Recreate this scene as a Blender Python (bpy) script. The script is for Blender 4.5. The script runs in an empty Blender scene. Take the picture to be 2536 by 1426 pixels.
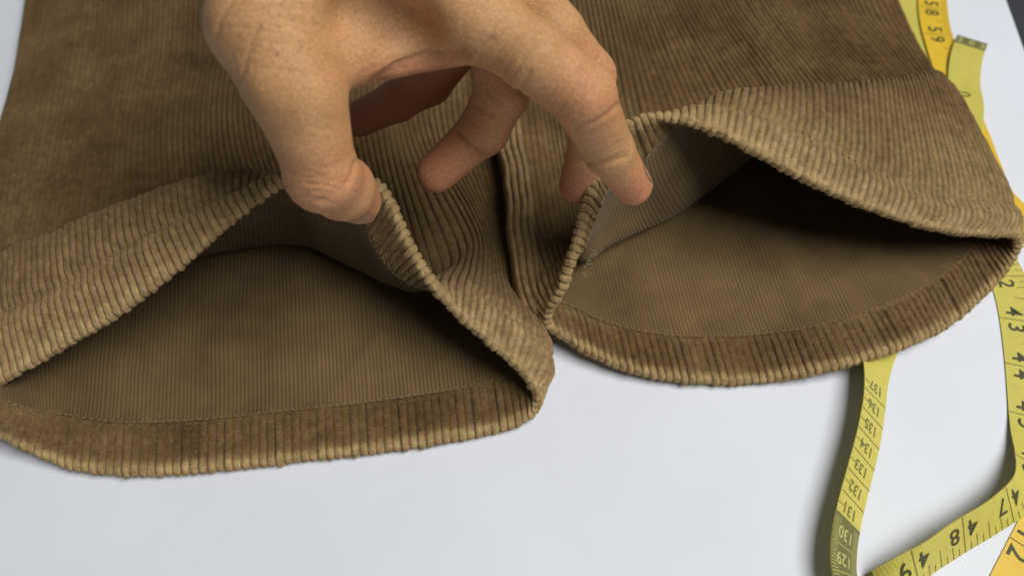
import bpy, math, random
import numpy as np
random.seed(7); rng = np.random.default_rng(7)
scene = bpy.context.scene
col = scene.collection

# ------------------------------------------------------------------ camera
FPX, CX, CY = 2113.0, 1268.0, 713.0          # photograph pixels
TH = math.radians(35.0); CH = 333.0          # tilt from straight down, height in mm
cd = bpy.data.cameras.new('camera'); cam = bpy.data.objects.new('camera', cd); col.objects.link(cam)
cam.location = (0, 0, CH/1000); cam.rotation_euler = (TH, 0, 0)
cd.sensor_width = 36.0; cd.lens = FPX/2536*36; cd.clip_start = 0.01; cd.clip_end = 50
cd.dof.use_dof = True; cd.dof.focus_distance = 0.345; cd.dof.aperture_fstop = 7.5
scene.camera = cam

# ------------------------------------------------------------------ light
world = bpy.data.worlds.new('World'); scene.world = world; world.use_nodes = True
bg = world.node_tree.nodes['Background']
bg.inputs[0].default_value = (0.86, 0.92, 1.0, 1); bg.inputs[1].default_value = 0.075

def area_light(name, loc, target, sx, sy, power, colour):
    ld = bpy.data.lights.new(name, 'AREA'); ld.shape = 'RECTANGLE'; ld.size = sx; ld.size_y = sy
    ld.energy = power; ld.color = colour
    o = bpy.data.objects.new(name, ld); col.objects.link(o); o.location = loc
    import mathutils
    d = mathutils.Vector(target) - mathutils.Vector(loc)
    o.rotation_euler = d.to_track_quat('-Z', 'Y').to_euler()
    return o
area_light('window_light', (1.05, -0.12, 1.95), (0.0, 0.16, 0.03), 1.5, 1.2, 56.0, (1.0, 0.985, 0.965))

scene.view_settings.view_transform = 'Standard'; scene.view_settings.look = 'None'
scene.view_settings.exposure = 0.0; scene.view_settings.gamma = 1.0
scene.view_settings.use_curve_mapping = False
scene.render.engine = 'CYCLES'
scene.cycles.use_denoising = True
scene.cycles.max_bounces = 8

# ------------------------------------------------------------------ pixel -> place (mm)
c_, s_ = math.cos(TH), math.sin(TH)
def ray(px, py):
    dx = (np.asarray(px, float)-CX)/FPX; dy = -(np.asarray(py, float)-CY)/FPX
    return np.stack([dx, c_*dy + s_, s_*dy - c_], -1)
def at_height(px, py, z):
    d = ray(px, py); z = np.asarray(z, float)
    t = (CH - z)/(-d[..., 2])
    return np.array([0, 0, CH]) + d*t[..., None]
def at_depth(px, py, Z):
    return np.array([0, 0, CH]) + ray(px, py)*np.asarray(Z, float)[..., None]
def to_px(P):
    q = P - np.array([0, 0, CH])
    Z = q[..., 1]*s_ - q[..., 2]*c_
    up = q[..., 1]*c_ + q[..., 2]*s_
    return CX + FPX*q[..., 0]/Z, CY - FPX*up/Z, Z

# ------------------------------------------------------------------ helpers
def tag(o, label=None, cat=None, group=None, kind=None):
    if label: o['label'] = label
    if cat: o['category'] = cat
    if group: o['group'] = group
    if kind: o['kind'] = kind
    return o
def mesh_obj(name, V, F, mat, parent=None, smooth=True, uv=None, mm=True):
    V = np.asarray(V, np.float32); F = np.asarray(F, np.int32)
    me = bpy.data.meshes.new(name)
    if mm: V = V/1000.0
    me.vertices.add(len(V)); me.vertices.foreach_set('co', V.ravel())
    k = F.shape[1]
    me.loops.add(F.size); me.loops.foreach_set('vertex_index', F.ravel())
    me.polygons.add(len(F)); me.polygons.foreach_set('loop_start', np.arange(0, F.size, k, dtype=np.int32))
    me.polygons.foreach_set('loop_total', np.full(len(F), k, np.int32))
    me.polygons.foreach_set('use_smooth', np.full(len(F), smooth, bool))
    me.update(calc_edges=True)
    if uv is not None:
        l = me.uv_layers.new(name='UVMap')
        l.data.foreach_set('uv', np.asarray(uv, np.float32)[F.ravel()].ravel())
    me.validate()
    o = bpy.data.objects.new(name, me); col.objects.link(o)
    if mat: me.materials.append(mat)
    if parent: o.parent = parent
    return o
def empty(name, loc=(0, 0, 0)):
    o = bpy.data.objects.new(name, None); col.objects.link(o); o.location = loc; o.empty_display_size = 0.02
    return o
def hermite(kn, P, t, periodic=False):
    """smooth interpolation of P (n, ...) given at knots kn"""
    kn = np.asarray(kn, float); P = np.asarray(P, float)
    if periodic:
        L = periodic
        kn = np.concatenate([kn[-2:]-L, kn, kn[:2]+L]); P = np.concatenate([P[-2:], P, P[:2]])
    h = np.diff(kn); sh = (-1,)+(1,)*(P.ndim-1)
    d = np.diff(P, axis=0)/h.reshape(sh)
    m = np.empty_like(P); m[0] = d[0]; m[-1] = d[-1]
    h0, h1 = h[:-1].reshape(sh), h[1:].reshape(sh)
    m[1:-1] = (h1*d[:-1] + h0*d[1:])/(h0+h1)
    i = np.clip(np.searchsorted(kn, t, side='right')-1, 0, len(kn)-2)
    hh = h[i].reshape(sh); x = ((t-kn[i])/h[i]).reshape(sh)
    return ((1+2*x)*(1-x)**2*P[i] + x*(1-x)**2*hh*m[i] + x*x*(3-2*x)*P[i+1] + x*x*(x-1)*hh*m[i+1])
def smooth_noise(nv, ns, cv, cs):
    """periodic-in-s value noise, cells cv x cs, range about -1..1"""
    g = rng.uniform(-1, 1, (cv+3, cs))
    y = np.linspace(0, cv, nv); x = np.arange(ns)/ns*cs
    yi = y.astype(int); yf = y-yi; xi = x.astype(int); xf = x-xi
    yf = yf*yf*(3-2*yf); xf = xf*xf*(3-2*xf)
    a = g[yi][:, xi % cs]*(1-xf)+g[yi][:, (xi+1) % cs]*xf
    b = g[yi+1][:, xi % cs]*(1-xf)+g[yi+1][:, (xi+1) % cs]*xf
    return a*(1-yf)[:, None]+b*yf[:, None]

# ------------------------------------------------------------------ materials
def new_mat(name):
    m = bpy.data.materials.new(name); m.use_nodes = True
    return m, m.node_tree.nodes, m.node_tree.links, m.node_tree.nodes['Principled BSDF']
def ramp(n, stops):
    r = n.new('ShaderNodeValToRGB')
    e = r.color_ramp.elements
    e[0].position, e[0].color = stops[0][0], (*stops[0][1], 1)
    e[1].position, e[1].color = stops[-1][0], (*stops[-1][1], 1)
    for p, c in stops[1:-1]:
        k = e.new(p); k.color = (*c, 1)
    return r
def noise(n, l, vec, scale, detail=2, rough=0.5):
    t = n.new('ShaderNodeTexNoise'); t.inputs['Scale'].default_value = scale
    t.inputs['Detail'].default_value = detail; t.inputs['Roughness'].default_value = rough
    l.new(vec, t.inputs['Vector']); return t
def mix(n, l, fac, a, b, mode='MIX'):
    x = n.new('ShaderNodeMix'); x.data_type = 'RGBA'; x.blend_type = mode
    for sock, val in ((x.inputs[0], fac), (x.inputs[6], a), (x.inputs[7], b)):
        if hasattr(val, 'is_linked'): l.new(val, sock)
        else: sock.default_value = val if not isinstance(val, tuple) else (*val, 1)
    return x.outputs[2]
def bump(n, l, h, strength, dist, prev=None):
    b = n.new('ShaderNodeBump'); b.inputs['Strength'].default_value = strength; b.inputs['Distance'].default_value = dist
    l.new(h, b.inputs['Height'])
    if prev: l.new(prev, b.inputs['Normal'])
    return b.outputs['Normal']

def corduroy_mat():
    m, n, l, p = new_mat('corduroy_pile')
    tc = n.new('ShaderNodeTexCoord'); o = tc.outputs['Object']
    big = noise(n, l, o, 26, 3, 0.55)
    c1 = ramp(n, [(0.30, (0.098, 0.057, 0.023)), (0.5, (0.148, 0.092, 0.038)), (0.72, (0.205, 0.137, 0.060))]); l.new(big.outputs[0], c1.inputs[0])
    wa = n.new('ShaderNodeAttribute'); wa.attribute_name = 'wear_and_light'
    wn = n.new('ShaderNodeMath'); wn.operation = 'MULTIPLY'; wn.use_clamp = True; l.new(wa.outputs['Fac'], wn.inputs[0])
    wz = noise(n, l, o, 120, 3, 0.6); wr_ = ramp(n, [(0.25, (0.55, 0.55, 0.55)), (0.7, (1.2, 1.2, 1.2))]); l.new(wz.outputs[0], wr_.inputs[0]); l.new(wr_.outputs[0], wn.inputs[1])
    worn_lit = mix(n, l, wn.outputs[0], c1.outputs[0], (0.49, 0.350, 0.168))  # pale tone for rubbed cloth and for light painted on the hem band
    mid = noise(n, l, o, 260, 3, 0.6)
    c2 = ramp(n, [(0.3, (0.62, 0.60, 0.56)), (0.68, (1.18, 1.18, 1.18))]); l.new(mid.outputs[0], c2.inputs[0])
    c = mix(n, l, 0.85, worn_lit, c2.outputs[0], 'MULTIPLY')
    sp = noise(n, l, o, 800, 3, 0.7)
    c4 = ramp(n, [(0.3, (0.70, 0.69, 0.66)), (0.7, (1.2, 1.2, 1.2))]); l.new(sp.outputs[0], c4.inputs[0])
    c = mix(n, l, 0.7, c, c4.outputs[0], 'MULTIPLY')
    fine = noise(n, l, o, 2600, 2, 0.6)
    c3 = ramp(n, [(0.25, (0.7, 0.7, 0.7)), (0.75, (1.25, 1.25, 1.25))]); l.new(fine.outputs[0], c3.inputs[0])
    c = mix(n, l, 0.6, c, c3.outputs[0], 'MULTIPLY')
    l.new(c, p.inputs['Base Color'])
    p.inputs['Roughness'].default_value = 0.95; p.inputs['Specular IOR Level'].default_value = 0.1
    p.inputs['Sheen Weight'].default_value = 0.22; p.inputs['Sheen Roughness'].default_value = 0.45
    p.inputs['Sheen Tint'].default_value = (0.9, 0.70, 0.42, 1)
    b = bump(n, l, mid.outputs[0], 0.3, 0.0006); b = bump(n, l, sp.outputs[0], 0.4, 0.0006, b)
    b = bump(n, l, fine.outputs[0], 0.7, 0.0004, b)
    l.new(b, p.inputs['Normal'])
    return m
def lining_mat():
    m, n, l, p = new_mat('corduroy_wrong_side')
    tc = n.new('ShaderNodeTexCoord'); o = tc.outputs['Object']; uv = tc.outputs['UV']
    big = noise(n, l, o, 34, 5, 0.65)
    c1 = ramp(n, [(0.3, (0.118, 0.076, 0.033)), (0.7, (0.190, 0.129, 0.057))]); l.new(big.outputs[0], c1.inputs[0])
    # the weave: fine ribs along the leg and short cross threads (uv in mm)
    sx = n.new('ShaderNodeSeparateXYZ'); l.new(uv, sx.inputs[0])
    def sine(sock, k, ph=0):
        a = n.new('ShaderNodeMath'); a.operation = 'MULTIPLY'; a.inputs[1].default_value = k; l.new(sock, a.inputs[0])
        b = n.new('ShaderNodeMath'); b.operation = 'SINE'; l.new(a.outputs[0], b.inputs[0]); return b.outputs[0]
    ribs = sine(sx.outputs[0], 2*math.pi/1.725); cross = sine(sx.outputs[1], 2*math.pi/0.9)
    mul = n.new('ShaderNodeMath'); mul.operation = 'MULTIPLY'; l.new(ribs, mul.inputs[0]); l.new(cross, mul.inputs[1])
    add = n.new('ShaderNodeMath'); add.operation = 'MULTIPLY_ADD'; l.new(mul.outputs[0], add.inputs[0]); add.inputs[1].default_value = 0.4; l.new(ribs, add.inputs[2])
    rr = ramp(n, [(0.0, (0.70, 0.68, 0.65)), (1.0, (1.16, 1.16, 1.16))])
    mr = n.new('ShaderNodeMapRange'); mr.inputs[1].default_value = -1.2; mr.inputs[2].default_value = 1.2; l.new(add.outputs[0], mr.inputs[0])
    l.new(mr.outputs[0], rr.inputs[0])
    c = mix(n, l, 0.8, c1.outputs[0], rr.outputs[0], 'MULTIPLY')
    fine = noise(n, l, o, 2200, 2, 0.6)
    c3 = ramp(n, [(0.25, (0.78, 0.78, 0.78)), (0.75, (1.18, 1.18, 1.18))]); l.new(fine.outputs[0], c3.inputs[0])
    c = mix(n, l, 0.7, c, c3.outputs[0], 'MULTIPLY')
    l.new(c, p.inputs['Base Color'])
    p.inputs['Roughness'].default_value = 0.95; p.inputs['Specular IOR Level'].default_value = 0.08
    p.inputs['Sheen Weight'].default_value = 0.1
    b = bump(n, l, mr.outputs[0], 0.35, 0.0004); b = bump(n, l, fine.outputs[0], 0.4, 0.0003, b)
    l.new(b, p.inputs['Normal'])
    return m
def plain(name, colour, rough=0.6, spec=0.3, var=0.0, scale=60, bumpd=0.0):
    m, n, l, p = new_mat(name)
    tc = n.new('ShaderNodeTexCoord'); t = noise(n, l, tc.outputs['Object'], scale, 4, 0.55)
    r = ramp(n, [(0.3, tuple(c*(1-var) for c in colour)), (0.7, tuple(min(1, c*(1+var)) for c in colour))]); l.new(t.outputs[0], r.inputs[0])
    l.new(r.outputs[0], p.inputs['Base Color'])
    p.inputs['Roughness'].default_value = rough; p.inputs['Specular IOR Level'].default_value = spec
    if bumpd: l.new(bump(n, l, t.outputs[0], 0.5, bumpd), p.inputs['Normal'])
    return m
def skin_mat():
    m, n, l, p = new_mat('skin')
    tc = n.new('ShaderNodeTexCoord'); o = tc.outputs['Object']
    at = n.new('ShaderNodeAttribute'); at.attribute_name = 'flush'
    sep = n.new('ShaderNodeSeparateColor'); l.new(at.outputs['Color'], sep.inputs[0])
    blot = noise(n, l, o, 70, 4, 0.6)
    base = ramp(n, [(0.3, (0.49, 0.262, 0.110)), (0.7, (0.58, 0.330, 0.155))]); l.new(blot.outputs[0], base.inputs[0])
    c = mix(n, l, sep.outputs[0], base.outputs[0], (0.57, 0.228, 0.125))
    # darker hair follicles on the back of the hand
    vo = n.new('ShaderNodeTexVoronoi'); vo.inputs['Scale'].default_value = 430; l.new(o, vo.inputs['Vector'])
    dots = ramp(n, [(0.12, (0.75, 0.75, 0.75)), (0.28, (0, 0, 0))]); l.new(vo.outputs['Distance'], dots.inputs[0])
    fm = n.new('ShaderNodeMath'); fm.operation = 'MULTIPLY'; l.new(dots.outputs[0], fm.inputs[0]); l.new(sep.outputs[1], fm.inputs[1])
    c = mix(n, l, fm.outputs[0], c, (0.24, 0.115, 0.06))
    mot = noise(n, l, o, 900, 2, 0.6)
    mo = ramp(n, [(0.3, (0.80, 0.76, 0.72)), (0.7, (1.12, 1.12, 1.12))]); l.new(mot.outputs[0], mo.inputs[0])
    c = mix(n, l, 0.8, c, mo.outputs[0], 'MULTIPLY')
    vl = n.new('ShaderNodeTexVoronoi'); vl.inputs['Scale'].default_value = 620; vl.feature = 'DISTANCE_TO_EDGE'; l.new(o, vl.inputs['Vector'])
    vr = ramp(n, [(0.0, (0.82, 0.78, 0.74)), (0.16, (1, 1, 1))]); l.new(vl.outputs['Distance'], vr.inputs[0])
    c = mix(n, l, 0.75, c, vr.outputs[0], 'MULTIPLY')
    l.new(c, p.inputs['Base Color'])
    p.inputs['Roughness'].default_value = 0.56; p.inputs['Specular IOR Level'].default_value = 0.3
    p.inputs['Subsurface Weight'].default_value = 0.08; p.inputs['Subsurface Radius'].default_value = (1.0, 0.35, 0.18)
    p.inputs['Subsurface Scale'].default_value = 0.004
    v2 = n.new('ShaderNodeTexVoronoi'); v2.inputs['Scale'].default_value = 900; v2.feature = 'DISTANCE_TO_EDGE'; l.new(o, v2.inputs['Vector'])
    b = bump(n, l, v2.outputs['Distance'], 0.4, 0.0005)
    wr = noise(n, l, o, 240, 4, 0.65); b = bump(n, l, wr.outputs[0], 0.3, 0.0012, b)
    l.new(b, p.inputs['Normal'])
    return m
M = dict(cord=corduroy_mat(), lining=lining_mat(), skin=skin_mat(),
         table=plain('white_tabletop', (0.715, 0.745, 0.80), 0.55, 0.35, 0.03, 14, 0.0001),
         floor=plain('dark_grey_floor', (0.10, 0.105, 0.115), 0.7, 0.3, 0.08, 8),
         fibre=plain('pile_fibre', (0.18, 0.116, 0.050), 0.9, 0.1, 0.25, 300), worn_lit_fibre=plain('worn_lit_pile_fibre', (0.41, 0.29, 0.14), 0.9, 0.1, 0.2, 300),  # paler hem fibres carry both the wear and the band's painted light
         thread=plain('sewing_thread', (0.235, 0.168, 0.085), 0.7, 0.2, 0.25, 900),
         tack=plain('tack_thread', (0.22, 0.19, 0.11), 0.45, 0.5, 0.2, 1500),
         nail=plain('fingernail', (0.54, 0.31, 0.19), 0.3, 0.5, 0.05, 300),
         lemon=plain('lemon_tape', (0.57, 0.51, 0.10), 0.45, 0.4, 0.05, 220, 0.00005),
         amber=plain('amber_tape', (0.72, 0.48, 0.035), 0.45, 0.4, 0.05, 220, 0.00005),
         ink=plain('black_ink', (0.07, 0.072, 0.03), 0.5, 0.3, 0.2, 500),
         faint=plain('worn_ink', (0.20, 0.18, 0.05), 0.5, 0.3, 0.25, 900),
         olive=plain('olive_block', (0.17, 0.16, 0.055), 0.5, 0.3, 0.12, 500),
         pale=plain('pale_numeral', (0.52, 0.49, 0.17), 0.5, 0.3, 0.08, 500))

# ------------------------------------------------------------------ table and floor
e0, e1 = at_height(2497, 0, 0)[:2], at_height(2548, 140, 0)[:2]
u = (e1-e0)/np.linalg.norm(e1-e0)                # the table's right edge, running towards the camera
nrm = np.array([u[1], -u[0]]); nrm = nrm if nrm[0] < 0 else -nrm
A, B = e0-u*450, e0+u*900
P4 = [A, B, B+nrm*1300, A+nrm*1300]
def slab(name, P4, z0, z1, bev, mat):
    import bmesh
    bm = bmesh.new()
    lo = [bm.verts.new((p[0]/1000, p[1]/1000, z0/1000)) for p in P4]; hi = [bm.verts.new((p[0]/1000, p[1]/1000, z1/1000)) for p in P4]
    bm.faces.new(hi); bm.faces.new(lo[::-1])
    for i in range(4): bm.faces.new((lo[i], lo[(i+1) % 4], hi[(i+1) % 4], hi[i]))
    bmesh.ops.recalc_face_normals(bm, faces=bm.faces)
    bmesh.ops.bevel(bm, geom=[e for e in bm.edges], offset=bev/1000, segments=3, affect='EDGES')
    me = bpy.data.meshes.new(name); bm.to_mesh(me); bm.free()
    o = bpy.data.objects.new(name, me); col.objects.link(o); me.materials.append(mat); return o
tag(slab('tabletop', P4, -22, 0, 2, M['table']), 'white smooth tabletop under the trousers and tapes', kind='structure')
tag(mesh_obj('floor', [(-3000, -3000, -740), (3000, -3000, -740), (3000, 3000, -740), (-3000, 3000, -740)], [(0, 1, 2, 3)], M['floor']), 'dark grey floor past the table edge', kind='structure')

# ------------------------------------------------------------------ corduroy trousers
WALE, SUB = 3.45, 8
HEM = 22.0
def build_leg(parent, top, bottom, flat, label_leg, zleft=5.5, folds=()):
    """top / bottom: stations round the opening, each a list of (px,py,z): rim, stitch line, crest, behind the crest.
       flat: rows (py, x_left, x_right) of the part of the leg that lies flat."""
    st = top + bottom
    K = len(st); nt = len(top)
    rim = np.array([at_height(*s[0]) for s in st])
    seg = np.linalg.norm(np.roll(rim, -1, 0)-rim, axis=1)
    kn = np.concatenate([[0], np.cumsum(seg)[:-1]]); L = seg.sum()
    # fraction across the leg for every station
    i_r = nt-1
    frac = np.empty(K)
    frac[:nt] = kn[:nt]/kn[i_r]
    frac[nt:] = 1-(kn[nt:]-kn[i_r])/(L-kn[i_r])
    rows = [rim, None, None, None]
    far = []
    for (py, xl, xr) in flat:
        a, b = at_height(xl, py, 4), at_height(xr, py, 4)
        R = np.empty((K, 3))
        for k in range(K):
            f = frac[k]; R[k] = a*(1-f)+b*f
            edge = min(1.0, 4*min(f, 1-f))**0.5
            zb = zleft+(5.5-zleft)*min(1, 6*f); R[k, 2] = (zb + 7.5*edge) if k < nt else (zb - 2.3*edge)
        far.append(R)
    r1 = np.empty((K, 3)); r2 = np.empty((K, 3)); r3 = np.empty((K, 3))
    for k in range(K):
        s = st[k]
        if len(s) > 1:
            r1[k], r2[k], r3[k] = at_height(*s[1]), at_height(*s[2]), at_height(*s[3])
        else:
            d = far[0][k]-rim[k]; d[2] = 0; dl = np.linalg.norm(d); d /= dl
            z1 = 3.2+(rim[k, 2]-3.2)*0.5
            r1[k] = rim[k]+d*HEM; r1[k, 2] = z1
            r2[k] = rim[k]+d*(HEM+0.3*(dl-HEM)); r2[k, 2] = 3.2
            r3[k] = rim[k]+d*(HEM+0.6*(dl-HEM)); r3[k, 2] = 3.2
    net = np.array([rim, r1, r2, r3]+far)
    vk = np.array([0, HEM, 46, 72]+[115+85*i for i in range(len(far))], float)
    nW = int(round(L/WALE)); S = nW*SUB
    gr = np.arange(nW+1)*L/nW; gr[1:-1] += rng.uniform(-0.13, 0.13, nW-1)*WALE
    sv = np.interp(np.arange(S)/SUB, np.arange(nW+1), gr)
    rowsS = np.array([hermite(kn, r, sv, periodic=L) for r in net])
    vv = np.concatenate([np.linspace(0, HEM, 15), np.linspace(HEM, 115, 74)[1:], np.linspace(115, vk[-1], 44)[1:]])
    G = hermite(vk, rowsS, vv)
    # relax kinks of the control net a little
    for it in range(14):
        H = G.copy()
        lap = 0.25*(np.roll(G, 4, 1)+np.roll(G, -4, 1))+0.25*(np.roll(G, 9, 1)+np.roll(G, -9, 1))-G
        H += 0.30*lap
        H[2:-1] += 0.30*(0.5*(G[1:-2]+G[3:])-G[2:-1])
        G = H
    nv = len(vv)
    # soft rumples of the cloth
    amp = np.interp(vv, [0, HEM, 60, 140, vk[-1]], [0.35, 0.5, 1.0, 1.6, 1.6])[:, None]
    topmask = np.interp(np.abs(sv), [0, kn[1], kn[i_r-1], kn[i_r], L], [0.3, 1, 1, 0.25, 0.25])[None, :]
    Ts = np.roll(G, -2, 1)-np.roll(G, 2, 1); Tv = np.gradient(G, axis=0)
    N = np.cross(Ts, Tv); N /= np.linalg.norm(N, axis=2, keepdims=True)+1e-9
    G = G + N*((smooth_noise(nv, S, 9, 17)+0.6*smooth_noise(nv, S, 16, 31))*amp*topmask)[..., None]
    botm = np.interp(sv, [0, kn[i_r], kn[i_r]+35, L-35, L], [0, 0, 1, 1, 0])[None, :]*np.interp(vv, [0, HEM+4, HEM+30, vk[-1]], [0, 0, 1, 1])[:, None]
    G[..., 2] += botm*(1.3+1.6*smooth_noise(nv, S, 11, 23)+0.9*smooth_noise(nv, S, 26, 47))
    for pts, wd, hgt in folds:
        X, Y, _ = to_px(G); d = np.full(X.shape, 1e9)
        for p, q in zip(pts[:-1], pts[1:]):
            e = (q[0]-p[0], q[1]-p[1]); t_ = np.clip(((X-p[0])*e[0]+(Y-p[1])*e[1])/(e[0]**2+e[1]**2), 0, 1)
            d = np.minimum(d, np.hypot(X-p[0]-t_*e[0], Y-p[1]-t_*e[1]))
        G[..., 2] += botm*hgt*np.exp(-(d/wd)**2)
    Ts = np.roll(G, -3, 1)-np.roll(G, 3, 1); Tv = np.gradient(G, axis=0)
    N = np.cross(Ts, Tv); N /= np.linalg.norm(N, axis=2, keepdims=True)+1e-9
    for it in range(4):
        N = N + np.roll(N, 2, 1)+np.roll(N, -2, 1); N[1:-1] = N[1:-1]+0.5*(N[2:]+N[:-2])
        N /= np.linalg.norm(N, axis=2, keepdims=True)+1e-9
    Vd = Tv[0]/np.linalg.norm(Tv[0], axis=1, keepdims=True)
    # wale profile: rounded rib, sharp narrow groove
    x = ((np.arange(S) % SUB)+0.0)/SUB*2-1
    prof = (1-np.abs(x)**3.2)**0.7
    wamp = np.repeat(rng.uniform(0.82, 1.12, nW), SUB)
    w = prof*wamp
    lump = smooth_noise(nv, S, 170, nW*2)*0.13+smooth_noise(nv, S, 60, nW)*0.15
    pinch = 1-0.70*np.exp(-((vv-HEM)/2.0)**2)
    O = (0.30 + 1.7*w[None, :]*(1+lump)*np.interp(vv, [0, 5, 14, 40, 80, 400], [0.74, 0.82, 1, 1, 0.95, 0.95])[:, None])*1.0
    O = O*pinch[:, None] + np.where(vv < HEM, 0.9, 0.9*np.exp(-(vv-HEM)/3.0))[:, None]*0.9
    botw = np.interp(sv, [0, kn[i_r], kn[i_r]+12, L-12, L], [1, 1, 0.85, 0.85, 1])*np.repeat(np.clip(rng.normal(1, 0.28, nW), 0.3, 1.5), SUB)
    I_h = 1.0 + 1.45*(w*botw)[None, :]*(1+np.roll(lump, 37, 1)); I_h = I_h*pinch[:, None]
    G = G - N*(1.3*np.exp(-((vv-HEM)/4.0)**2)*np.where(vv < HEM, 1, 0.8))[:, None, None]*topmask[..., None]
    outer = G + N*O[..., None]
    inner_h = G - N*I_h[..., None]
    inner_l = G - N*(0.45+0.10*np.cos(2*np.pi*np.arange(S)/SUB*2)[None, :]+0.5*np.exp(-(vv-HEM)/5.0)[:, None]*(vv >= HEM)[:, None])[..., None]
    nh = 15
    # rim: half round, ribs carried over the edge
    ph = np.linspace(0, np.pi, 11)[1:-1]
    def perwale(a): 
        r_ = np.repeat(rng.uniform(-a, a, nW), SUB); return 0.25*np.roll(r_, 1)+0.5*r_+0.25*np.roll(r_, -1)
    rs, vs = 1+perwale(0.14), perwale(0.22)
    G0 = G[0]+Vd*vs[:, None]*0.6
    rimrows = []
    for a in ph:
        f = a/np.pi; r = (O[0]*(1-f)+I_h[0]*f)*(1+(rs-1)*np.sin(a)); jit = smooth_noise(2, S, 1, nW*2)[0]*0.16; r = r*(1+jit)
        rimrows.append(G[0]+(G0-G[0])*np.sin(a) + N[0]*(np.cos(a)*r)[:, None] - Vd*(np.sin(a)*(r*0.85))[:, None])
    hem_grid = np.concatenate([outer[:nh][::-1], np.array(rimrows), inner_h[:nh]])
    hv = np.concatenate([vv[:nh][::-1], np.zeros(len(ph)), -vv[:nh]])
    # cover strip behind the hem's inner edge so that the turned-in edge has a thickness
    hem_grid = np.concatenate([hem_grid, inner_l[nh-1:nh]]); hv = np.concatenate([hv, [-HEM-1]])
    def grid_obj(name, Gd, vvals, mat, par, flip=False):
        Gd = Gd.copy(); Gd[..., 2] = np.maximum(Gd[..., 2], 0.35)
        n = Gd.shape[0]
        idx = np.arange(n*S).reshape(n, S); j = np.roll(idx, -1, 1)
        F = np.stack([idx[:-1], j[:-1], j[1:], idx[1:]], -1).reshape(-1, 4)
        if flip: F = F[:, ::-1]
        uvs = np.stack([np.broadcast_to(sv, (n, S)), np.broadcast_to(np.asarray(vvals)[:, None], (n, S))], -1).reshape(-1, 2)
        ob = mesh_obj(name, Gd.reshape(-1, 3), F, mat, par, uv=uvs)
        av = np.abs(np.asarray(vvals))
        wear_and_light = np.exp(-(av/3.2)**2)[:, None]*np.ones(S)[None, :] + np.where(np.asarray(vvals) >= 0, 0.80*np.exp(-(av/32.0)**2), 0.0)[:, None]*np.interp(sv, [0, kn[i_r], kn[i_r]+10, L-10, L], [1, 1, 0.1, 0.1, 1])[None, :]  # rim wear, plus a wide pale band painting light on the outer hem
        wear_and_light = wear_and_light*(0.35+0.65*prof[None, :])
        a_ = ob.data.attributes.new('wear_and_light', 'FLOAT', 'POINT'); a_.data.foreach_set('value', np.clip(wear_and_light, 0, 1).astype(np.float32).ravel())
        return ob
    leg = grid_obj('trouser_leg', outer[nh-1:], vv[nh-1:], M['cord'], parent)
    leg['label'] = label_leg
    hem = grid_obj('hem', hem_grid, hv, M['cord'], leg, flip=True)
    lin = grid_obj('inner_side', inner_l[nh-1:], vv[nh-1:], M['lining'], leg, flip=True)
    # short pile fibres standing off the ribs
    def fuzz(Gd, count, vlim, par, mt):
        n = Gd.shape[0]; i = rng.integers(0, vlim, count); j = rng.integers(0, S, count)
        keep = rng.uniform(0, 1, count) < 0.25+0.75*prof[j]; i, j = i[keep], j[keep]
        fi, fj = rng.uniform(0, 1, len(i))[:, None], rng.uniform(0, 1, len(i))[:, None]; i1 = np.minimum(i+1, n-1); j1 = (j+1) % S
        p = (Gd[i, j]*(1-fj)+Gd[i, j1]*fj)*(1-fi)+(Gd[i1, j]*(1-fj)+Gd[i1, j1]*fj)*fi
        e1 = Gd[i, j1]-Gd[i, j]; e2 = Gd[i1, j]-Gd[i, j]; nn = np.cross(e1, e2); nn /= np.linalg.norm(nn, axis=1, keepdims=True)+1e-9
        d = nn*0.8+rng.normal(0, 0.55, nn.shape); d /= np.linalg.norm(d, axis=1, keepdims=True)
        ln = rng.uniform(0.35, 0.85, len(p))[:, None]; sd = np.cross(d, rng.normal(0, 1, d.shape)); sd /= np.linalg.norm(sd, axis=1, keepdims=True)+1e-9
        V = np.stack([p-sd*0.06-nn*0.05, p+sd*0.06-nn*0.05, p+d*ln], 1).reshape(-1, 3); V[:, 2] = np.maximum(V[:, 2], 0.1)
        o_ = mesh_obj('pile_fuzz', V, np.arange(len(V)).reshape(-1, 3), mt, par, smooth=False)
        return tag(o_, kind='stuff')
    fuzz(outer[nh-1:], 150000, 80, leg, M['fibre'])
    fuzz(hem_grid[:-1][::-1], 130000, hem_grid.shape[0]-2, hem, M['worn_lit_fibre'])
    # stitches along the hem line, inside and outside
    for nm, row, off in (('stitching', G[nh-1]-N[nh-1]*1.1, -1), ('stitching', outer[nh-1], 1)):
        VV, FF = [], []
        step = 7
        for c0 in range(0, S-step, step):
            a, b = row[c0].copy(), row[(c0+step-2) % S].copy()
            nn = N[nh-1][c0]*off
            t = (b-a); t /= np.linalg.norm(t)+1e-9; bb = np.cross(t, nn)
            base = len(VV)
            for f, r, lift in ((0, 0.12, -0.15), (0.25, 0.27, 0.12), (0.75, 0.27, 0.12), (1, 0.12, -0.15)):
                q = a*(1-f)+b*f+nn*lift
                for q2 in range(5):
                    an = q2/5*2*np.pi; VV.append(q+nn*np.cos(an)*r+bb*np.sin(an)*r)
            for rr_ in range(3):
                for q2 in range(5):
                    FF.append((base+rr_*5+q2, base+rr_*5+(q2+1) % 5, base+rr_*5+5+(q2+1) % 5, base+rr_*5+5+q2))
        VV = np.array(VV); VV[:, 2] = np.maximum(VV[:, 2], 0.4)
        tag(mesh_obj(nm, VV, FF, M['thread'], hem), kind='stuff')
    return leg, dict(G=G, N=N, vv=vv, sv=sv, kn=kn, outer=outer, lin=inner_l)

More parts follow.
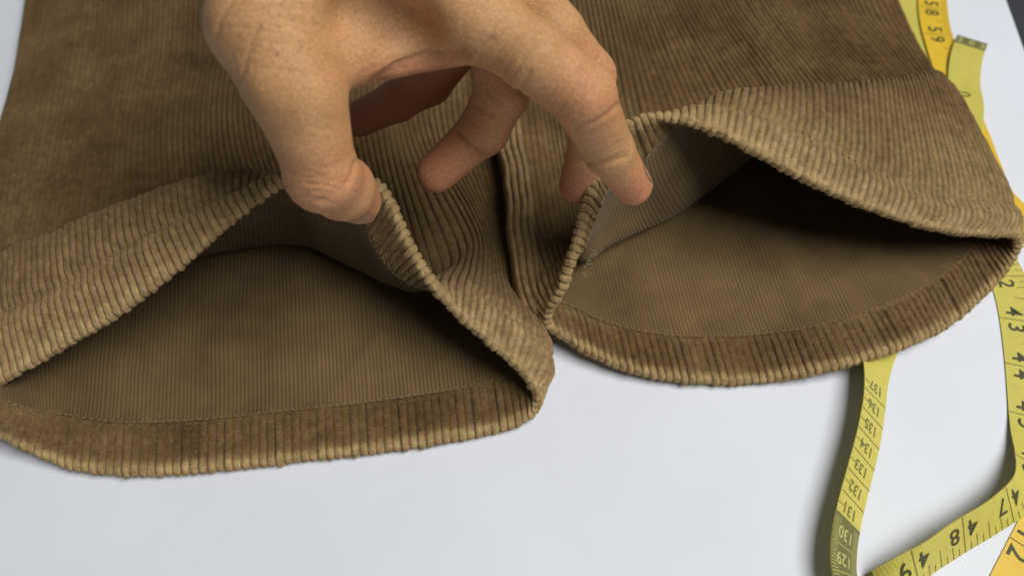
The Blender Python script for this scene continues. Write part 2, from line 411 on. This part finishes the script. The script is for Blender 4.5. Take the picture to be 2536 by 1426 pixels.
trousers = tag(empty('corduroy_trousers'), 'brown wide-wale corduroy trousers lying flat with both leg hems pulled open', 'trousers')

L_top = [
 [(-70,1010,14), (-75,920,14), (-75,800,12), (-60,640,9)],
 [(0,945,22), (-20,800,30), (-15,655,34), (-15,705,12)],
 [(130,868,32), (100,738,40), (95,603,44), (95,665,12)],
 [(260,792,42), (222,668,50), (215,548,52), (215,620,12)],
 [(390,702,52), (352,592,59), (345,494,60), (362,635,12)],
 [(500,608,60), (467,532,66), (460,458,66), (480,642,10)],
 [(600,522,67), (577,477,72), (585,433,70), (600,618,9)],
 [(690,455,74), (680,440,72), (700,450,60), (720,603,8)],
 [(820,425,80), (800,490,62), (780,560,36), (800,625,8)],
 [(945,462,78), (905,545,60), (890,610,34), (900,675,7)],
 [(1003,585,64), (955,640,48), (960,670,28), (980,705,7)],
 [(1062,690,50), (1030,700,38), (1050,705,22), (1060,715,8)],
 [(1120,765,42), (1130,700,42), (1150,665,22), (1160,600,12)],
 [(1230,855,30), (1242,768,32), (1230,690,16), (1220,600,11)],
 [(1310,935,18), (1340,845,22), (1296,740,12), (1272,620,8)],
 [(1345,990,9), (1383,905,10), (1335,780,7), (1298,650,5.5)],
]
L_bot = [[p] for p in [(1325,1025,4.5), (1250,1056,3.4), (1130,1082,3.2), (1000,1103,3.2), (850,1122,3.2), (700,1138,3.2), (550,1155,3.2), (400,1166,3.2), (260,1166,3.4), (140,1142,4.5)]] + [[(60,1103,8), (82,1022,12), (60,900,8), (30,760,5)], [(0,1073,12), (38,1006,19), (10,880,10), (-20,740,6)], [(-50,1045,15), (-8,985,22), (-40,860,12), (-50,700,8)]]
L_flat = [(400, -20, 1268), (150, 38, 1228), (-80, 72, 1182), (-330, 105, 1132)]
legL, dL = build_leg(trousers, L_top, L_bot, L_flat, 'trouser leg whose opening the thumb lifts', 5.5, [([(930,850), (870,920), (790,985)], 18, 3.2), ([(640,700), (560,860), (500,960)], 50, 3.0), ([(1020,800), (1100,900)], 34, 3.0), ([(300,900), (380,980)], 24, 2.0)])

R_top = [
 [(1345,800,14), (1300,752,15), (1268,660,17), (1248,500,17)],
 [(1385,730,30), (1362,668,23), (1330,590,16), (1298,480,14)],
 [(1412,650,42), (1414,640,32), (1408,625,20), (1390,575,12)],
 [(1440,560,55), (1450,575,44), (1455,615,25), (1446,636,10)],
 [(1462,470,66), (1475,500,53), (1486,560,30), (1495,604,9)],
 [(1480,405,74), (1500,450,59), (1520,530,33), (1542,586,9)],
 [(1515,340,80), (1535,420,60), (1560,500,33), (1590,562,9)],
 [(1570,300,82), (1595,390,62), (1625,480,34), (1668,528,9)],
 [(1650,288,82), (1662,300,72), (1700,390,48), (1750,478,9)],
 [(1740,308,78), (1745,262,78), (1765,258,66), (1830,420,12)],
 [(1830,353,72), (1845,280,75), (1868,232,68), (1905,355,14)],
 [(1930,408,65), (1952,315,68), (1962,220,62), (1975,320,13)],
 [(2050,468,56), (2072,375,60), (2072,212,55), (2072,302,12)],
 [(2180,523,46), (2197,440,50), (2182,204,48), (2180,285,12)],
 [(2320,566,35), (2337,493,38), (2272,197,42), (2265,262,11)],
 [(2450,580,25), (2462,503,27), (2345,203,32), (2318,235,9)],
 [(2530,592,16), (2512,520,14), (2400,335,11), (2316,195,6)],
]
R_bot = [[p] for p in [(2515,628,10), (2445,718,5), (2335,808,6), (2200,868,10), (2050,912,8), (1900,938,3.4), (1760,943,4), (1620,928,5), (1500,893,7), (1405,838,10)]]
R_flat = [(90, 1192, 2258), (-70, 1160, 2203), (-220, 1130, 2190), (-380, 1095, 2150)]
legR, dR = build_leg(trousers, R_top, R_bot, R_flat, 'trouser leg whose opening the index finger lifts', 17.0, [([(1900,620), (2050,760)], 50, 3.2), ([(1560,700), (1680,800)], 36, 2.6), ([(2150,640), (2260,740)], 36, 2.4)])

# folded inseam where the two legs lie against each other
def seam_strip(pts, width, height, parent):
    a = np.array(pts, float); P = at_height(a[:, 0], a[:, 1], a[:, 2])
    k = np.concatenate([[0], np.cumsum(np.linalg.norm(np.diff(P, axis=0), axis=1))])
    t = np.linspace(0, k[-1], int(k[-1]/1.2)); D = hermite(k, P, t)
    D[:, 0] += 0.5*np.sin(t/9.0)+0.3*np.sin(t/4.1)
    T = np.gradient(D, axis=0); T /= np.linalg.norm(T, axis=1, keepdims=True)
    W = np.cross(T, [0, 0, 1.0]); W /= np.linalg.norm(W, axis=1, keepdims=True); U = np.cross(W, T)
    nx = 49; q = np.linspace(-1, 1, nx)
    hgt = height*(1-np.abs(q)**6)**0.5*(0.55+0.45*np.abs(np.sin((q+1)*np.pi*2.0))**0.6)-2.0*(np.abs(q) > 0.99)
    G = D[:, None]+W[:, None]*(q*width/2)[None, :, None]+U[:, None]*hgt[None, :, None]*(1+0.12*smooth_noise(len(t), nx, 60, 6))[..., None]
    idx = np.arange(len(t)*nx).reshape(len(t), nx)
    F = np.stack([idx[:-1, :-1], idx[:-1, 1:], idx[1:, 1:], idx[1:, :-1]], -1).reshape(-1, 4)
    ob = mesh_obj('inseam', G.reshape(-1, 3), F, M['cord'], parent)
    a_ = ob.data.attributes.new('wear_and_light', 'FLOAT', 'POINT'); a_.data.foreach_set('value', np.full(G.shape[0]*nx, 0.35, np.float32))
    return ob
seam_strip([(1332,778,14), (1314,740,17), (1301,660,19), (1291,560,20), (1281,470,20.5), (1269,380,20.5), (1245,260,20.5), (1220,150,20.5), (1187,0,19.5), (1155,-150,18.5), (1125,-300,17.5)], 13.5, 4.6, legR)

# frayed bar-tack threads inside the hem
VV, FF = [], []
for i in range(11):
    f = i/10; a = at_height(1458-22*f+rng.uniform(-3, 3), 632+58*f, 41-3*f)+np.array([0, 0, 1.5]); d = np.array([rng.uniform(1.5, 4.5), rng.uniform(-3.5, 1.5), rng.uniform(-1, 1)])
    b0 = len(VV)
    for q in range(5):
        c0 = a+d*(q/4)+np.array([0, 0, 1.2*math.sin(q/4*math.pi)])
        for k in range(5):
            an = k/5*2*math.pi; VV.append(c0+np.array([0, math.cos(an), math.sin(an)])*0.24)
    for q in range(4):
        for k in range(5): FF.append((b0+q*5+k, b0+q*5+(k+1) % 5, b0+q*5+5+(k+1) % 5, b0+q*5+5+k))
tag(mesh_obj('thread_tack', VV, FF, M['tack'], legR), kind='stuff')

# ------------------------------------------------------------------ measuring tapes
class Tape:
    def __init__(self, pts, width, name):
        a = np.array(pts, float); P = at_height(a[:, 0], a[:, 1], a[:, 2])
        k = np.concatenate([[0], np.cumsum(np.linalg.norm(np.diff(P, axis=0), axis=1))])
        t = np.linspace(0, k[-1], int(k[-1]/1.5))
        D = hermite(k, P, t); tilt = hermite(k, a[:, 3:4], t)[:, 0]
        T = np.gradient(D, axis=0); T /= np.linalg.norm(T, axis=1, keepdims=True)
        Z = np.array([0, 0, 1.0]); W0 = np.cross(Z, T); W0 /= np.linalg.norm(W0, axis=1, keepdims=True)
        al = np.radians(tilt)[:, None]
        self.W = W0*np.cos(al)+Z*np.sin(al)
        self.N = np.cross(T, self.W); self.D = D; self.w = width
        lift = np.abs(np.sin(al[:, 0]))*width/2
        self.D = D + Z*lift[:, None]
        self.u = np.concatenate([[0], np.cumsum(np.linalg.norm(np.diff(self.D, axis=0), axis=1))])
    def at(self, u, w, off):
        f = lambda A: np.stack([np.interp(u, self.u, A[:, i]) for i in range(3)], -1)
        w = np.asarray(w, float)[..., None]
        return f(self.D)+f(self.W)*w+f(self.N)*off
    def near(self, px, py):
        x, y, _ = to_px(self.D); return self.u[np.argmin((x-px)**2+(y-py)**2)]
    def band(self, mat, parent):
        n = len(self.u); h = self.w/2; c = 0.10*self.w
        ws = [(-h, 0.0), (-h*0.5, 0.0), (0, 0.0), (h*0.5, 0.0), (h, 0.0), (h, -0.4), (0, -0.4), (-h, -0.4)]
        rows = np.stack([self.at(self.u, np.full(n, w), o) for w, o in ws], 1)
        idx = np.arange(n*8).reshape(n, 8); j = np.roll(idx, -1, 1)
        F = np.stack([idx[:-1], idx[1:], j[1:], j[:-1]], -1).reshape(-1, 4)
        o = mesh_obj('band', rows.reshape(-1, 3), F[:, ::-1], mat, parent, smooth=False)
        return o
    def quad(self, acc, u0, u1, w0, w1, off=0.12):
        n = max(2, int(abs(u1-u0)/1.5)+1)
        us = np.linspace(u0, u1, n); b = len(acc[0])
        for q in us:
            acc[0].append(self.at(q, w0, off)); acc[0].append(self.at(q, w1, off))
        for i in range(n-1): acc[1].append((b+2*i, b+2*i+1, b+2*i+3, b+2*i+2))
font_cache = {}
def glyph(ch):
    if ch not in font_cache:
        cu = bpy.data.curves.new('glyph', 'FONT'); cu.body = ch; cu.size = 1.0; cu.align_x = 'CENTER'; cu.align_y = 'CENTER'
        cu.offset = 0.012; cu.resolution_u = 3
        o = bpy.data.objects.new('glyph', cu); col.objects.link(o)
        bpy.context.view_layer.update()
        me = o.to_mesh(); me.calc_loop_triangles()
        V = np.array([v.co[:2] for v in me.vertices]); F = [tuple(t.vertices) for t in me.loop_triangles]
        V = V-(V.max(0)+V.min(0))/2
        o.to_mesh_clear(); bpy.data.objects.remove(o); bpy.data.curves.remove(cu)
        font_cache[ch] = (V, F)
    return font_cache[ch]
def put_text(tape, acc, text, u, w, size, mode, off=0.16, squeeze=1.0):
    V, F = glyph(text); V = V*size
    if mode == 'along': uu, ww = u+V[:, 0]*squeeze, w+V[:, 1]
    else: uu, ww = u-V[:, 1], w+V[:, 0]*squeeze                 # across, upside down towards the camera
    b = len(acc[0]); acc[0].extend(list(tape.at(uu, ww, off)))
    acc[1].extend([(b+f[0], b+f[1], b+f[2]) for f in F])
def flush(acc, name, mat, parent):
    F = acc[1]
    if not F: return
    F = [t for f in F for t in ([f] if len(f) == 3 else [(f[0], f[1], f[2]), (f[0], f[2], f[3])])]
    return mesh_obj(name, np.array(acc[0]), F, mat, parent, smooth=False)

TW = 17.5
lemon_pts = [(2408,98,3.4,0), (2394,142,4.0,0), (2388,200,2.8,0), (2396,258,4.6,0), (2388,325,3.4,4), (2385,400,1.2,0), (2400,500,0.6,0), (2440,590,0.6,0),
 (2486,665,0.6,0), (2515,750,0.6,0), (2533,850,0.6,0), (2545,960,0.6,0), (2552,1070,0.6,-4), (2550,1150,0.6,-18), (2524,1222,0.6,-38), (2450,1288,0.6,-52),
 (2350,1350,0.6,-54), (2252,1418,0.6,-50), (2170,1478,0.6,0), (2112,1490,0.6,30), (2083,1435,0.6,40), (2080,1362,0.6,42), (2092,1290,0.6,43), (2117,1190,0.6,44),
 (2142,1090,0.6,44), (2156,1000,0.6,43), (2160,940,0.6,37), (2166,890,0.6,22), (2185,830,0.5,3), (2240,700,0.5,0), (2300,480,0.5,0), (2330,300,0.5,0), (2316,200,0.5,0), (2285,110,0.5,0), (2258,20,0.5,0), (2235,-100,0.5,0), (2215,-260,0.5,0)]
tl = Tape(lemon_pts, TW, 'lemon')
lemon = tag(empty('measuring_tape'), 'lemon yellow measuring tape looping out from under the hem, olive block at its end', 'measuring tape')
tl.band(M['lemon'], lemon)
ink, faint, olive, pale = ([], []), ([], []), ([], []), ([], [])
h = TW/2
# inch side along the right-hand strand
u43 = tl.near(2500, 797)
for nI in range(41, 50):
    u0 = u43+25.4*(nI-43)
    if nI > 41:
        tl.quad(faint, u0-0.22, u0+0.22, -h*0.98, h*0.98)
        put_text(tl, ink, str(nI)[0], u0-4.6, -1.6, 10.5, 'along'); put_text(tl, ink, str(nI)[1], u0+4.6, -1.6, 10.5, 'along')
    for k in range(1, 8):
        ln = {4: 8.5, 2: 6.0, 6: 6.0}.get(k, 3.8); q = u0+25.4*k/8
        tl.quad(faint, q-0.17, q+0.17, h-ln, h*0.99)
# centimetre side on the far strand of the loop
u130 = tl.near(2088, 1325); uB = tl.near(2093, 1287)
ublk = uB-45
tl.quad(olive, ublk, uB, -h*0.995, h*0.995, 0.10)
for nC in range(127, 138):
    u0 = u130-4.5+10*(nC-130)
    tgt = pale if nC <= 130 else faint
    put_text(tl, tgt, str(nC), u0+4.2, 0.8, 6.6, 'across', 0.2, 1.0)
    if u0 > ublk: tl.quad(tgt, u0-0.16-0.6, u0+0.16-0.6, -h*0.98, h*0.98, 0.18)
    for k in range(1, 10):
        q = u0-0.6+k
        if nC <= 130 and q < uB-0.4 and q > ublk:
            tl.quad(pale, q-0.13, q+0.13, h-4.0-(1.4 if k == 5 else 0), h*0.98, 0.18); tl.quad(pale, q-0.13, q+0.13, -h*0.98, -h+4.0, 0.18)
        elif nC > 130 and k in (5,):
            tl.quad(faint, q-0.13, q+0.13, h-4.0, h*0.98, 0.18)
# the tape's printed end block
tl.quad(olive, 0.05, 8.0, -h*0.995, h*0.995, 0.10)
for w_, t_ in ((-6.2, '2'), (0.4, '0'), (6.4, '3')): put_text(tl, pale, t_, 4.2, w_, 6.6, 'across', 0.2)
put_text(tl, faint, '0', 52, -1.5, 11, 'along', 0.2)
for a, nm, mt in ((olive, 'olive_block', 'olive'), (pale, 'pale_scale', 'pale'), (faint, 'faint_scale', 'faint'), (ink, 'inch_numerals', 'ink')): 
    o = flush(a, 'printed_scale' if nm != 'olive_block' else 'olive_block', M[mt], lemon)
    o['kind'] = 'stuff'
amber_pts = [(2290,-260,1.6,0), (2300,-120,1.6,0), (2308,-20,1.6,0), (2316,60,1.8,0), (2336,130,1.8,0), (2360,200,1.2,0), (2386,270,0.9,0), (2412,335,1.0,0), (2436,400,0.9,0), (2470,480,0.9,0), (2560,570,0.9,0), (2660,700,0.6,0), (2720,900,0.6,0),
 (2710,1050,0.6,0), (2670,1150,0.6,0), (2605,1265,0.6,0), (2557,1361,0.6,0), (2512,1452,0.6,0), (2470,1540,0.6,0)]
ta = Tape(amber_pts, TW, 'amber')
amber = tag(empty('measuring_tape'), 'deep amber measuring tape with bold black numerals lying under the lemon tape', 'measuring tape')
ta.band(M['amber'], amber)
ink, = (([], []),)
u0s = ta.near(2310, 22)
for nI, u0 in ((58, u0s), (59, u0s+25.4), (60, u0s-25.4)):
    ta.quad(ink, u0-0.2, u0+0.2, -h*0.9, h*0.98)
    put_text(ta, ink, str(nI)[0], u0-4.6, -0.8, 11.5, 'along'); put_text(ta, ink, str(nI)[1], u0+4.6, -0.8, 11.5, 'along')
    for k in range(1, 8): ta.quad(ink, u0+25.4*k/8-0.17, u0+25.4*k/8+0.17, h-(7.5 if k == 4 else 4.0), h*0.98)
u0s = ta.near(2556, 1361)
for nI, u0 in ((12, u0s), (13, u0s+25.4), (11, u0s-25.4)):
    ta.quad(ink, u0-0.2, u0+0.2, -h*0.98, h*0.98)
    put_text(ta, ink, str(nI)[0], u0-4.6, -3.4, 11.5, 'along'); put_text(ta, ink, str(nI)[1], u0+4.6, -3.4, 11.5, 'along')
    for k in range(1, 8): ta.quad(ink, u0+25.4*k/8-0.2, u0+25.4*k/8+0.2, h-(8.5 if k == 4 else 4.5), h*0.98)
flush(ink, 'printed_scale', M['ink'], amber)['kind'] = 'stuff'

# ------------------------------------------------------------------ the hand: one continuous skin grown round a skeleton
def J(px, py, Z, rpx): return (at_depth(px, py, Z), rpx*Z/FPX)
wr_dorsal = J(860, -240, 262, 150)
palm = [
 (J(820,-260,268,150), J(650,60,268,120)), (J(650,60,268,120), J(735,225,270,100)),           # thumb metacarpal
 (J(900,-240,262,130), J(1165,35,283,92)),                                                      # index metacarpal
 (J(960,-240,272,130), J(1270,-30,300,92)), (J(960,-220,290,120), J(1225,45,328,78)), (J(930,-190,305,105), J(1150,85,350,66)),
 (J(785,150,283,88), J(1120,82,296,82)),                                                        # web between thumb and index
 (J(900,-30,290,110), J(1090,30,305,90)),
 (J(880,-240,275,150), J(560,-640,262,165)),                                                   # wrist and forearm
 (J(960,-240,285,130), J(640,-660,272,160)),
]
fingers = dict(
 thumb=[J(735,225,270,100), J(770,335,278,94), J(797,432,287,91), J(848,466,303,78), J(889,499,320,55)],
 index=[J(1165,35,283,92), J(1320,140,281,86), J(1444,236,287,80), J(1506,372,312,63), J(1568,462,333,47)],
 middle=[J(1270,-30,300,88), J(1370,85,306,76), J(1453,190,318,70), J(1462,340,343,52), J(1428,462,361,44)],
 ring=[J(1225,45,328,76), J(1245,225,343,68), J(1195,325,350,60), J(1080,430,352,48)],
 little=[J(1150,85,350,64), J(1065,205,366,54), J(985,250,373,50), J(890,295,378,44)],
)
VX = 0.8
lo = np.array([1e9]*3); hi = -lo
for a, b in palm+[(f[i], f[i+1]) for f in fingers.values() for i in range(len(f)-1)]:
    for (c, r) in (a, b): lo = np.minimum(lo, c-r-4); hi = np.maximum(hi, c+r+4)
hi[1] = min(hi[1], lo[1]+320)
dim = np.ceil((hi-lo)/VX).astype(int)+1
def cone(field, a, b, k):
    (pa, ra), (pb, rb) = a, b
    m = 9+k
    l0 = np.minimum(pa-ra, pb-rb)-m; h0 = np.maximum(pa+ra, pb+rb)+m
    i0 = np.clip(((l0-lo)/VX).astype(int), 0, dim); i1 = np.clip(((h0-lo)/VX).astype(int)+2, 0, dim)
    if np.any(i1 <= i0): return
    X, Y, Zg = [(lo[q]+VX*np.arange(i0[q], i1[q])).astype(np.float32) for q in range(3)]
    X, Y, Zg = X[:, None, None], Y[None, :, None], Zg[None, None, :]
    ba = pb-pa; l2 = float(ba@ba)
    t = np.clip(((X-pa[0])*ba[0]+(Y-pa[1])*ba[1]+(Zg-pa[2])*ba[2])/l2, 0, 1).astype(np.float32)
    d = np.sqrt((X-pa[0]-t*ba[0])**2+(Y-pa[1]-t*ba[1])**2+(Zg-pa[2]-t*ba[2])**2)-(ra+(rb-ra)*t)
    sl = tuple(slice(i0[q], i1[q]) for q in range(3))
    o = field[sl]; hh = np.clip(0.5+0.5*(o-d)/k, 0, 1)
    field[sl] = o*(1-hh)+d*hh-k*hh*(1-hh)
BIG = 40.0
fp = np.full(dim, BIG, np.float32)
for a, b in palm: cone(fp, a, b, 11.0)
tot = fp.copy()
for nm, ch in fingers.items():
    ff = np.full(dim, BIG, np.float32)
    for i in range(len(ch)-1): cone(ff, ch[i], ch[i+1], 2.5)
    k = {'thumb': 10.0, 'index': 9.0, 'middle': 7.0, 'ring': 6.0, 'little': 6.0}[nm]
    hh = np.clip(0.5+0.5*(fp-ff)/k, 0, 1)
    tot = np.minimum(tot, fp*(1-hh)+ff*hh-k*hh*(1-hh))
del fp
def surface_nets(f, lo, vx):
    s = f < 0
    nx, ny, nz = f.shape
    c = np.zeros((nx-1, ny-1, nz-1), np.int8)
    for dx in (0, 1):
        for dy in (0, 1):
            for dz in (0, 1): c += s[dx:nx-1+dx, dy:ny-1+dy, dz:nz-1+dz]
    act = (c > 0) & (c < 8)
    ci = np.argwhere(act); idx = np.full(act.shape, -1, np.int64); idx[act] = np.arange(len(ci))
    acc = np.zeros((len(ci), 3)); cnt = np.zeros(len(ci))
    cor = [(dx, dy, dz) for dx in (0, 1) for dy in (0, 1) for dz in (0, 1)]
    val = {q: f[ci[:, 0]+q[0], ci[:, 1]+q[1], ci[:, 2]+q[2]] for q in cor}
    for a in cor:
        for ax in range(3):
            if a[ax] == 0:
                b = tuple(1 if i == ax else a[i] for i in range(3))
                va, vb = val[a], val[b]; m = (va < 0) != (vb < 0)
                t = np.where(m, va/np.where(va == vb, 1, va-vb), 0)
                p = np.tile(np.array(a, float), (len(ci), 1)); p[:, ax] += t
                acc += p*m[:, None]; cnt += m
    V = lo+(ci+acc/cnt[:, None])*vx
    F = []
    for ax in range(3):
        sl0 = [slice(1, -1)]*3; sl0[ax] = slice(0, -1); sl1 = list(sl0); sl1[ax] = slice(1, None)
        A_, B_ = s[tuple(sl0)], s[tuple(sl1)]
        e = np.argwhere(A_ != B_); inside = A_[A_ != B_]
        off = np.array([1, 1, 1]); off[ax] = 0; e = e+off
        u_, v_ = (ax+1) % 3, (ax+2) % 3
        du = np.zeros(3, int); du[u_] = 1; dv = np.zeros(3, int); dv[v_] = 1
        g = lambda q: idx[q[:, 0], q[:, 1], q[:, 2]]
        ok = np.all(e < np.array(idx.shape), axis=1); e = e[ok]; inside = inside[ok]
        q = np.stack([g(e-du-dv), g(e-dv), g(e), g(e-du)], 1)
        q[~inside] = q[~inside][:, ::-1]
        F.append(q[np.all(q >= 0, axis=1)])
    return V, np.concatenate(F)
HV, HF = surface_nets(tot, lo, VX)
def vnormals(V, F):
    n = np.cross(V[F[:, 2]]-V[F[:, 0]], V[F[:, 3]]-V[F[:, 1]]); N = np.zeros_like(V)
    for i in range(4): np.add.at(N, F[:, i], n)
    return N/(np.linalg.norm(N, axis=1, keepdims=True)+1e-12)
HN = vnormals(HV, HF)
px_, py_, pz_ = to_px(HV)
view = HV-np.array([0, 0, CH]); facing = -(HN*view).sum(1)/np.linalg.norm(view, axis=1)
disp = np.zeros(len(HV))
def crease(pts, zr, width, depth, side=0.0):
    a = np.array(pts, float); best = np.full(len(HV), 1e9)
    sel = (pz_ > zr[0]) & (pz_ < zr[1]) & (facing > -0.3)
    ii = np.where(sel)[0]; X = px_[ii]; Y = py_[ii]; d = np.full(len(ii), 1e9)
    for p, q in zip(a[:-1], a[1:]):
        e = q-p; t = np.clip(((X-p[0])*e[0]+(Y-p[1])*e[1])/(e@e), 0, 1)
        d = np.minimum(d, np.hypot(X-p[0]-t*e[0], Y-p[1]-t*e[1]))
    disp[ii] -= depth*np.exp(-(d/width)**2)
def bulge(px, py, zr, rad, h):
    sel = (pz_ > zr[0]) & (pz_ < zr[1]) & (facing > -0.3)
    disp[sel] += h*np.exp(-((px_[sel]-px)**2+(py_[sel]-py)**2)/rad**2)
# joint folds, web folds and hollows read from the photograph
crease([(1425,318), (1470,305), (1512,280), (1528,262)], (250,330), 6, 1.0)
crease([(1455,405), (1490,408), (1530,398), (1552,390)], (280,345), 6, 0.8)
crease([(1285,225), (1300,200), (1312,180)], (250,320), 7, 0.7)
crease([(882,402), (874,430), (862,455)], (270,325), 8, 0.9)
crease([(740,505), (775,500), (800,492)], (270,320), 6, 0.25); crease([(790,498), (830,480), (858,458)], (270,320), 8, 0.35)
crease([(893,248), (930,212), (985,175), (1060,150), (1140,132)], (250,330), 15, 2.0)
crease([(905,262), (960,232), (1030,205)], (250,330), 7, 0.6); crease([(1150,150), (1180,120), (1215,95)], (250,330), 7, 0.5)
def wrinkles(cx, cy, ang, length, spread, n, zr, depth, width=3.5):
    ca_, sa_ = math.cos(ang), math.sin(ang)
    for i in range(n):
        o_ = (rng.uniform(-1, 1))*spread; le = length*rng.uniform(0.35, 1)/2; sh = rng.uniform(-0.3, 0.3)*length
        pts = []
        for t in (-1, -0.4, 0.3, 1):
            a_ = t*le+sh; b_ = o_+rng.uniform(-5, 5)+0.0006*a_*a_
            pts.append((cx+ca_*a_-sa_*b_, cy+sa_*a_+ca_*b_))
        crease(pts, zr, width, depth*rng.uniform(0.7, 1.8))
wrinkles(790, 455, 0.15, 150, 45, 14, (262,325), 0.16)
wrinkles(770, 320, 0.1, 130, 60, 8, (255,300), 0.10)
wrinkles(1440, 240, 2.2, 110, 40, 10, (250,320), 0.14)
wrinkles(1505, 370, 2.65, 90, 30, 7, (280,340), 0.12)
wrinkles(1000, 130, -0.3, 240, 60, 14, (245,330), 0.16)
wrinkles(1230, 140, 2.2, 120, 60, 10, (245,325), 0.16)
wrinkles(1480, 190, 2.3, 90, 40, 8, (290,330), 0.16)
wrinkles(620, 140, 1.2, 180, 60, 7, (235,300), 0.08)
wrinkles(700, 60, 0.2, 220, 120, 14, (235,300), 0.10)
wrinkles(1200, 230, 0.6, 80, 30, 6, (320,370), 0.14)
crease([(1172,262), (1195,276), (1220,284)], (320,375), 6, 0.9)
crease([(1130,330), (1158,360), (1195,385)], (320,375), 8, 1.5)
bulge(1225,325, (320,372), 38, 1.3); bulge(1100,415, (320,372), 42, 1.0); bulge(1265,235, (315,372), 40, 1.0)
crease([(975,222), (1000,240), (1005,262)], (340,390), 6, 0.8)
crease([(585,225), (603,190), (612,140), (640,60)], (230,300), 6, 0.5)
crease([(533,95), (545,50), (575,0)], (230,300), 6, 0.5)
bulge(1000,72, (240,330), 80, -5.0); bulge(1130,45, (240,320), 60, 1.2)
bulge(1440,255, (250,320), 60, 1.0); bulge(800,450, (260,320), 60, 0.8)
bulge(640,215, (240,300), 55, 1.4)
HV = HV+HN*disp[:, None]
hand = mesh_obj('hand', HV, HF, M['skin'])
tag(hand, 'bare hand reaching in from above, thumb and fingers holding both corduroy hems open', 'hand')
hand.data.update()
fl = np.zeros(len(HV)); 
def near_j(j, rad):
    c = j[0]; return np.exp(-((np.linalg.norm(HV-c, axis=1)-j[1])/rad)**2*1.0)
for nm, ch in fingers.items():
    fl = np.maximum(fl, 0.75*near_j(ch[-1], 11.0))
    fl = np.maximum(fl, 0.35*near_j(ch[2], 8.0))
pal = np.exp(-((px_-1050)/170)**2-((py_-190)/38)**2); fl = np.maximum(fl, 0.7*pal)
fl = np.maximum(fl, 0.55*np.clip((pz_-325)/30, 0, 1))
foll = np.exp(-((px_-720)/150)**2-((py_-90)/140)**2)*(facing > 0)
ca = hand.data.color_attributes.new('flush', 'FLOAT_COLOR', 'POINT')
ca.data.foreach_set('color', np.stack([fl, foll, fl*0, fl*0+1], -1).astype(np.float32).ravel())

IMGDOWN = np.array([0, -c_, -s_]); TOCAM = np.array([0, -s_, c_]); RIGHT = np.array([1.0, 0, 0])
def nail(ja, jb, n, f0, over, half):
    """curved plate hugging the end of the last bone ja-jb on its n side"""
    (pa, ra), (pb, rb) = ja, jb
    t = pb-pa; Lb = np.linalg.norm(t); t /= Lb; n = n-(n@t)*t; n /= np.linalg.norm(n); b = np.cross(n, t)
    V, F = [], []; nu, nw = 14, 13
    l0, l1 = f0*Lb, Lb+rb*over
    for lay in (0.0, -0.5):
        for i in range(nu):
            l_ = l0+(l1-l0)*i/(nu-1)
            r = ra+(rb-ra)*min(1, l_/Lb); r = r-0.35*max(0, l_-Lb)**1.5*0.25
            for k in range(nw):
                q = k/(nw-1)*2-1
                lt = l_-(1.6*abs(q)**3 if i > nu//2 else -1.2*abs(q)**3)
                V.append(pa+t*lt+(r+0.22+lay)*(math.cos(half*q)*n+math.sin(half*q)*b))
    for lay in range(2):
        o = lay*nu*nw
        for i in range(nu-1):
            for k in range(nw-1):
                q = (o+i*nw+k, o+i*nw+k+1, o+(i+1)*nw+k+1, o+(i+1)*nw+k); F.append(q if lay == 0 else q[::-1])
    return mesh_obj('fingernail', V, F, M['nail'], hand)
nail(fingers['thumb'][-2], fingers['thumb'][-1], IMGDOWN*0.95+TOCAM*0.25, 0.45, 0.75, 0.75)
nail(fingers['index'][-2], fingers['index'][-1], RIGHT*0.78-TOCAM*0.62, 0.6, 0.72, 0.72)
